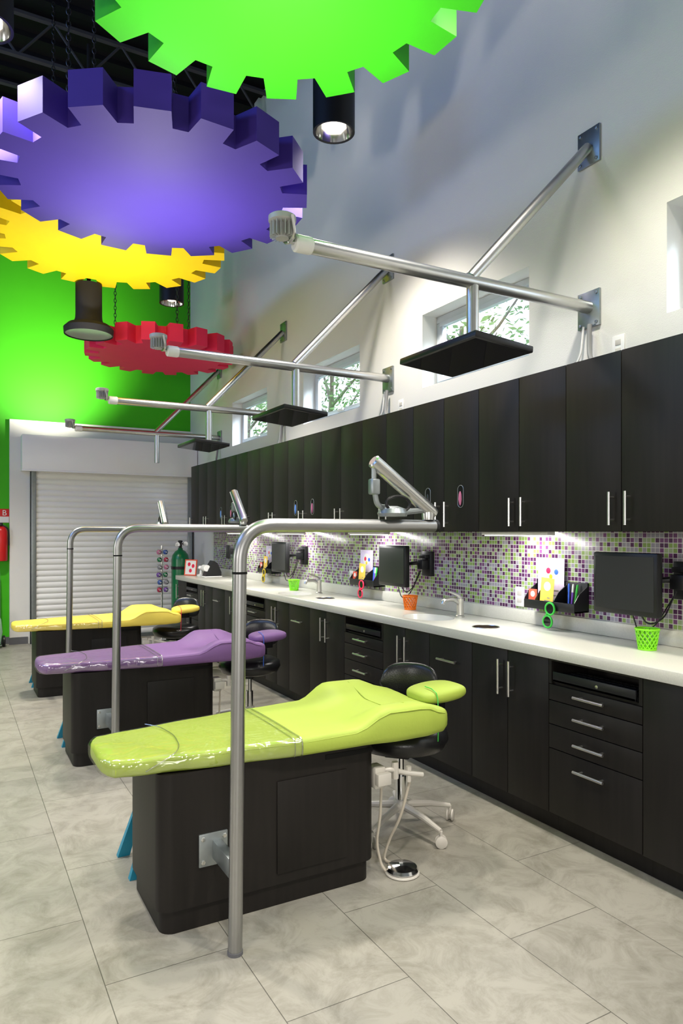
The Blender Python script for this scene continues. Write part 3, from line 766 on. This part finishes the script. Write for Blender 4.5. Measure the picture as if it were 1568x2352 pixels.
# ------------------------------------------------------------------ monitors
def monitor(y0, y1, rank, rot):
    yc = (y0+y1)/2; w = (y1-y0)
    t = thing('monitor', 'black flat monitor on a wall arm above the counter, %s of three' % rank, 'monitor', (2.85,yc,1.2), rot, 'black counter monitors')
    obj('housing', box(B(), -.012,.03,-w/2,w/2,-.15,.15,.008), M['black'], t)
    obj('screen', box(B(), -.0135,-.0115,-w/2+.018,w/2-.018,-.125,.132), M['screen'], t)
    a = obj('wall_arm', tube(B(), [(.03,-.02,0),(.08,-.12,.02),(.16,-.20,.03)], .014, 10), M['black'], t)
    bm = box(B(), .158,.191,-.255,-.145,-.07,.11,.004); box(bm, .10,.158,-.235,-.165,-.02,.05,.006); box(bm, .12,.158,-.24,-.16,.06,.085,.004)
    obj('wall_bracket', bm, M['black'], a)
    bm = tube(B(), fillet([(.03,-.04,-.1),(.05,-.08,-.2),(.07,-.16,-.16),(.1,-.2,-.03)], .05), .004, 6)
    obj('cable', bm, M['black'], t)
    bm = tube(B(), fillet([(.03,.0,-.1),(.06,-.03,-.25),(.09,-.1,-.2),(.12,-.19,-.03)], .06), .0035, 6)
    obj('cable', bm, M['black'], t)
monitor(2.115,2.485,'nearest',.0); monitor(4.17,4.53,'second',.0); monitor(6.22,6.58,'farthest',.0)
bm = box(B(), .06,.076,-.06,.06,-.08,.1,.004); box(bm, -.03,.06,-.03,.03,-.02,.05,.006); box(bm, -.045,-.03,-.06,.06,-.07,.09,.004)
tag(obj('wall_bracket', bm, M['black']), 'empty black wall bracket at the far end of the mosaic', 'bracket', None, (2.966,8.1,1.2))

# ------------------------------------------------------------------ leaflet holders, leaflets, pens, glasses
def sheet(name, x, y, z, w, h, m, label, cat, grp, lean=.12, roll=0., emblem=None, inks=()):
    t = thing(name, label, cat, (x,y,z), group=grp)
    t.rotation_euler = (roll, lean, 0)
    obj('sheet', box(B(), -.0008,.0008,-w/2,w/2,0,h), m, t)
    if emblem:
        bm = lathe(B(), [(.0,0),(w*.26,0),(w*.26,.0006),(0,.0006)], (-.0009,0,h*.72), 20, Matrix.Rotation(-PI/2,4,'Y'))
        obj('emblem', bm, emblem, t)
    for q in range(3):
        obj('print_line', box(B(), -.0013,-.0009,-w*.36+.006*q,w*.36-.02*q,h*(.12+.1*q),h*(.15+.1*q)), M['greyhose'], t)
    for (yy, zz, r, im) in inks:
        bm = lathe(B(), [(0,0),(r,0),(r*.9,.0007),(0,.0007)], (-.0016,yy*w,zz*h), 16, Matrix.Rotation(-PI/2,4,'Y'))
        obj('ink_patch', bm, M[im], t)
def sunglasses(x, y, z, m, label):
    t = thing('sunglasses', label, 'glasses', (x,y,z), group='hanging sunglasses')
    t.rotation_euler = (.25, 0, 0)
    bm = B()
    for s in (-1,1):
        tube(bm, [(0, .033*math.cos(q*PI/10), s*.038+.033*math.sin(q*PI/10)) for q in range(20)], .006, 8, closed=True)
    tube(bm, [(0,.012,-.01),(-.004,.016,0),(0,.012,.01)], .006, 8)
    obj('frame', bm, m, t)
    for s in (-1,1):
        obj('lens', lathe(B(), [(0,-.002),(.031,-.001),(.031,.001),(0,.002)], (0,0,s*.038), 18, Matrix.Rotation(PI/2,4,'Y')), M['lens'], t)
        obj('temple', tube(B(), [(0,.028,s*.06),(.010,.028,s*.064),(.016+.004*s,.02,s*.03),(.016+.004*s,.008,-s*.06)], [.005,.005,.004,.004], 6), m, t)
def holder(yc, rank, gm, gname, full):
    t = thing('leaflet_holder', 'black wall organiser tray on the mosaic, %s of three' % rank, 'organiser', (3.041,yc,1.01), group='black wall organisers')
    w = .38
    bm = box(B(), -.012,0,-w/2,w/2,0,.16,.002); box(bm, -.11,-.012,-w/2,w/2,0,.008)
    obj('back_panel', bm, M['black'], t)
    for yy in (-w/2,-.04,.10,w/2-.005):
        bm = prism(B(), [(-.11,0),(-.012,0),(-.012,.14),(-.075,.10),(-.11,.055)], yy, yy+.005, Matrix.Rotation(PI/2,4,'X'))
        bmesh.ops.transform(bm, matrix=Matrix.Diagonal((1,-1,1,1)), verts=bm.verts)
        obj('divider', bm, M['black'], t)
    obj('front_lip', box(B(), -.114,-.108,-w/2,w/2,0,.05,.002), M['black'], t)
    g = 'leaflets in wall organisers'
    x = 3.041
    sheet('leaflet', x-.022, yc+.07, 1.019, .20, .28, M['lilac'], 'lilac leaflet with a round emblem in the %s wall organiser' % rank, 'leaflet', g, emblem=M['paper'], lean=.02, inks=((-.2,.72,.016,'blue'),(.1,.74,.018,'rglasses'),(.0,.62,.014,'yglasses')))
    sheet('leaflet', x-.085, yc+.045, 1.019, .10, .17, M['ypaper'], 'yellow leaflet in the %s wall organiser' % rank, 'leaflet', g, emblem=M['paper'], lean=.04, roll=.06)
    sheet('card', x-.09, yc+.145, 1.019, .065, .10, M['rpaper'], 'red and white card in the %s wall organiser' % rank, 'card', g, lean=.04, emblem=M['paper'])
    pc = [('blue','blue'),('cobalt','violet'),('gglasses','green')] if full else [('blue','blue')]
    for q, (pm_, pn) in enumerate(pc):
        o = thing('pen', '%s pen standing in the %s wall organiser' % (pn, rank), 'pen', (x-.06-.012*q, yc-.10-.03*q, 1.0185), group='pens in organisers')
        o.rotation_euler = (.08*(q-1), .12, 0)
        obj('barrel', lathe(B(), [(0,0),(.004,.008),(.0055,.02),(.0055,.12),(0,.121)], seg=10), M[pm_], o)
        obj('cap', lathe(B(), [(.0062,.1),(.0066,.13),(.005,.146),(0,.147)], seg=10), M['white'] if q == 1 else M[pm_], o)
    sunglasses(x-.128, yc-.02, .985, M[gm], '%s sunglasses hanging from the %s wall organiser' % (gname, rank))
holder(2.88,'nearest','gglasses','green',True); holder(4.94,'second','rglasses','red',True); holder(6.98,'farthest','yglasses','yellow',False)

# ------------------------------------------------------------------ counter things
def basket(x, y, m, label, s=1.):
    t = thing('basket', label, 'basket', (x,y,.9008), group='small plastic baskets')
    r0, r1, h = .038*s, .052*s, .1*s
    bm = B()
    for k in range(14):
        for sg in (-1,1):
            tube(bm, [((r0+(r1-r0)*f)*math.cos(2*PI*k/14+sg*f*1.3), (r0+(r1-r0)*f)*math.sin(2*PI*k/14+sg*f*1.3), .006+(h-.01)*f) for f in (0,.2,.4,.6,.8,1)], .0034, 6)
    obj('lattice', bm, m, t)
    obj('rim', tube(B(), [(r1*math.cos(a*PI/16), r1*math.sin(a*PI/16), h-.004) for a in range(32)], .005, 8, closed=True), m, t)
    obj('bottom', lathe(B(), [(0,0),(r0+.004,0),(r0+.004,.008),(0,.008)], seg=24), m, t)
basket(2.84,2.17,M['basket_green'],'lime green lattice basket on the counter beneath the nearest monitor')
basket(2.84,4.11,M['basket_orange'],'orange lattice basket on the counter')
basket(2.82,6.0,M['basket_green'],'smaller looking green lattice basket on the counter beyond the farther faucet')
def faucet(x, y, label):
    t = thing('faucet', label, 'faucet', (x,y,.9008), group='brushed nickel faucets')
    obj('body', lathe(B(), [(0,0),(.03,0),(.03,.006),(.024,.012),(.022,.09),(.025,.1),(.025,.118),(0,.125)], seg=24), M['steel'], t)
    obj('spout', tube(B(), fillet([(0,0,.08),(-.05,0,.118),(-.13,0,.112),(-.14,0,.088)], .03), .0145, 12), M['steel'], t)
    obj('lever', tube(B(), [(0,0,.12),(-.02,.0,.142),(-.095,.0,.168)], [.018,.013,.007], 10), M['steel'], t)
faucet(2.88,3.60,'brushed nickel faucet on the counter, nearest of two'); faucet(2.88,5.60,'brushed nickel faucet on the counter, farther of two')
t = thing('picture_stand', 'small framed card standing at the far end of the counter', 'picture', (2.62,8.66,.903), .45)
t.rotation_euler = (0,.12,.5)
bm = box(B(), 0,.012,-.1,.1,0,.012); box(bm, 0,.012,-.1,.1,.188,.2); box(bm, 0,.012,-.1,-.088,.012,.188); box(bm, 0,.012,.088,.1,.012,.188)
obj('frame', bm, M['rpaper'], t); obj('card', box(B(), .004,.009,-.088,.088,.012,.188), M['paper'], t)
bm = B()
for q, (yy, zz) in enumerate(((-.04,.12),(.03,.14),(0,.06))): lathe(bm, [(0,0),(.025,0),(0,.0012)], (.0035,yy,zz), 14, Matrix.Rotation(-PI/2,4,'Y'))
obj('print', bm, M['rglasses'], t)
t = thing('label_printer', 'black angled tabletop device with pale rounded ends at far counter end', 'device', (2.78,8.28,.9008))
bm = prism(B(), [(-.1,.012),(.1,.012),(.1,.06),(.05,.17),(0,.2),(-.06,.1)], -.07,.07, Matrix.Rotation(PI/2,4,'X'))
obj('body', bm, M['black'], t); obj('roll', tube(B(), [(-.08,-.06,.11),(-.08,.06,.11)], .04, 20), M['white'], t)
obj('base', box(B(), -.12,.11,-.08,.08,0,.012,.004), M['white'], t)
bm = lathe(B(), [(0,0),(.05,0),(.055,.02),(.02,.03),(.015,.08),(.04,.1),(.03,.13),(0,.13)], seg=20)
tag(obj('bottle', bm, M['white']), 'small white pump bottle near the far end of the counter', 'bottle', None, (2.70,8.45,.9008))

# oxygen tank + rack
t = thing('oxygen_tank', 'green oxygen cylinder standing at the far end of the counter', 'gas cylinder', (2.69,9.32,0))
obj('cylinder', lathe(B(), [(0,0),(.11,0),(.118,.01),(.118,1.08),(.105,1.14),(.07,1.19),(.035,1.21),(.03,1.235),(0,1.235)], seg=32), M['tank'], t, 50)
v = obj('valve', lathe(B(), [(0,1.2345),(.022,1.2345),(.022,1.31),(.03,1.315),(.03,1.335),(0,1.34)], seg=16), M['black'], t)
bm = tube(B(), [(0,0,1.27),(-.06,-.05,1.27)], .012, 10); lathe(bm, [(0,0),(.032,0),(.032,.02),(0,.02)], (-.06,-.06,1.28), 20, Matrix.Rotation(PI/2,4,'X'))
lathe(bm, [(0,0),(.032,0),(.032,.02),(0,.02)], (.05,-.06,1.29), 20, Matrix.Rotation(PI/2,4,'X')); tube(bm, [(0,0,1.29),(.05,-.06,1.29)], .01, 8)
obj('gauges', bm, M['chrome'], v)
obj('collar', lathe(B(), [(.119,.95),(.122,.95),(.122,.99),(.119,.99)], seg=32), M['black'], t)
RX = 2.445
t = thing('hose_rack', 'slim floor stand hung with small colourful nose masks beside the oxygen tank', 'rack', (RX,9.34,0))
bm = tube(B(), [(0,0,.02),(0,0,1.27)], .012, 10); lathe(bm, [(0,0),(.10,0),(.095,.02),(0,.03)], seg=24)
for k in range(6): tube(bm, [(-.07,-.03,.72+k*.1),(.07,-.03,.72+k*.1)], .005, 6); tube(bm, [(0,0,.72+k*.1),(0,-.03,.72+k*.1)], .005, 6)
obj('stand', bm, M['steel'], t)
MM = {'crimson':mat('mask_crimson',(.35,.02,.06),.4),'blue':mat('mask_blue',(.04,.09,.3),.4),'violet':mat('mask_violet',(.14,.06,.28),.4),'grey':mat('mask_grey',(.2,.2,.22),.4),'dark green':M['tank'],'pink':mat('mask_pink',(.45,.15,.25),.4)}
names = ['crimson','blue','violet','grey','dark green','pink']
for k in range(6):
    for j, xx in enumerate((-.045,.042)):
        q = (k+2*j) % 6
        o = thing('nose_mask', '%s nose mask on the floor stand, %s side, rung %d up' % (names[q], 'left' if j == 0 else 'right', k+1), 'mask', (RX+xx+.008*math.sin(k*2.3),9.31,.71+k*.1), group='colourful nose masks')
        obj('cup', lathe(B(), [(0,-.06),(.024,-.054),(.034,-.025),(.025,-.004),(.012,.004),(0,.004)], (0,-.02,0), 14), MM[names[q]], o)
        obj('tip', lathe(B(), [(.0,0),(.010,0),(.010,.02),(0,.02)], (0,-.05,-.028), 10, Matrix.Rotation(PI/2,4,'X')), M['greyplastic'], o)

# extinguisher, sign, cart on far left
t = thing('fire_extinguisher', 'red fire extinguisher on the green wall at the left edge of the photo', 'extinguisher', (.545,9.955,1.08))
obj('cylinder', lathe(B(), [(0,0),(.07,0),(.078,.01),(.078,.38),(.06,.43),(.025,.45),(0,.45)], seg=28), M['red'], t, 50)
obj('valve', box(B(), -.018,.018,-.06,.03,.451,.49,.004), M['black'], t)
obj('hose', tube(B(), fillet([(.0,-.03,.47),(.085,-.05,.42),(.09,-.04,.2)], .06), .009, 8), M['black'], t)
obj('wall_hook', box(B(), -.02,.02,.075,.0955,.2,.44,.003), M['black'], t)
t = thing('wall_sign', 'small red and white sign above the fire extinguisher', 'sign', (.555,YE-.0005,1.66))
obj('board', box(B(), -.09,.09,-.006,0,-.09,.09,.001), M['red'], t)
obj('lower_band', box(B(), -.088,.088,-.0075,-.0061,-.088,-.01), M['paper'], t)
cu = bpy.data.curves.new('letter','FONT'); cu.body = 'B'; cu.size = .1; cu.extrude = .0006; cu.align_x = 'CENTER'
to = bpy.data.objects.new('letter_tmp', cu); C.objects.link(to); bpy.context.view_layer.update()
me = bpy.data.meshes.new_from_object(to.evaluated_get(bpy.context.evaluated_depsgraph_get())); bpy.data.objects.remove(to)
me.materials.clear(); me.materials.append(M['paper'])
lo = bpy.data.objects.new('letter', me); C.objects.link(lo); lo.parent = t; lo.location = (.035,-.0072,.005); lo.rotation_euler = (PI/2,0,0)
t = thing('hand_cart', 'small grey hand cart by the green wall at the left edge', 'cart', (.5,9.82,0))
bm = B()
for dx in (-.14,.02): tube(bm, fillet([(dx,0,.07),(dx,.05,.9),(dx,.1,.98)], .08), .012, 10)
for z in (.3,.6,.85): tube(bm, [(-.14,.02+.03*z,z),(.02,.02+.03*z,z)], .009, 8)
obj('frame', bm, M['plate'], t)
for dx in (-.19,.07):
    bm = lathe(B(), [(.03,-.015),(.06,-.018),(.072,-.01),(.072,.01),(.06,.018),(.03,.015)], (dx,0,.072), 24, Matrix.Rotation(PI/2,4,'Y'))
    w = obj('wheel', bm, M['black'], t)
    obj('hub', lathe(B(), [(0,-.014),(.05,-.016),(.05,.016),(0,.014)], (dx,0,.072), 20, Matrix.Rotation(PI/2,4,'Y')), M['offwhite'], w)
obj('toe_plate', box(B(), -.16,.04,-.14,0,.03,.04,.003), M['plate'], t)
bm = lathe(B(), [(0,.041),(.07,.05),(.09,.2),(.075,.36),(.03,.43),(.05,.48),(0,.47)], (0,0,0), 18)
tag(obj('plastic_bag', bm, M['bag'], ang=50), 'pale green knotted plastic bag resting on the hand cart', 'bag', None, (.46,9.72,.0))

# ------------------------------------------------------------------ lights and world
light('AREA','daylight_fill', (-4.2,4.5,5.3), 170, (1,.05,.0), (.20,.42,1), 6, 1.0)  # added blue fill standing in for unseen daylight, tints the upper wall
light('AREA','fill_lamp', (-3.9,-.3,2.1), 60, (1,.45,-.3), (1,.96,.9), 1.0, .9)  # added fill from the left, no fixture here
light('AREA','fill_lamp', (-3.9,5.4,2.0), 60, (1,.35,-.25), (1,.97,.92), 1.2, 1.0)  # added fill for the far gears and wall, no fixture
light('AREA','fill_lamp', (-.6,-2.8,1.6), 60, (.4,1,-.3), (1,.97,.92), 2.4, 1.2)  # added fill from behind the camera, no fixture
w = bpy.data.worlds.new('world'); S.world = w; w.use_nodes = True
bg = w.node_tree.nodes['Background']; bg.inputs[0].default_value = (.78,.89,1,1); bg.inputs[1].default_value = 2.8
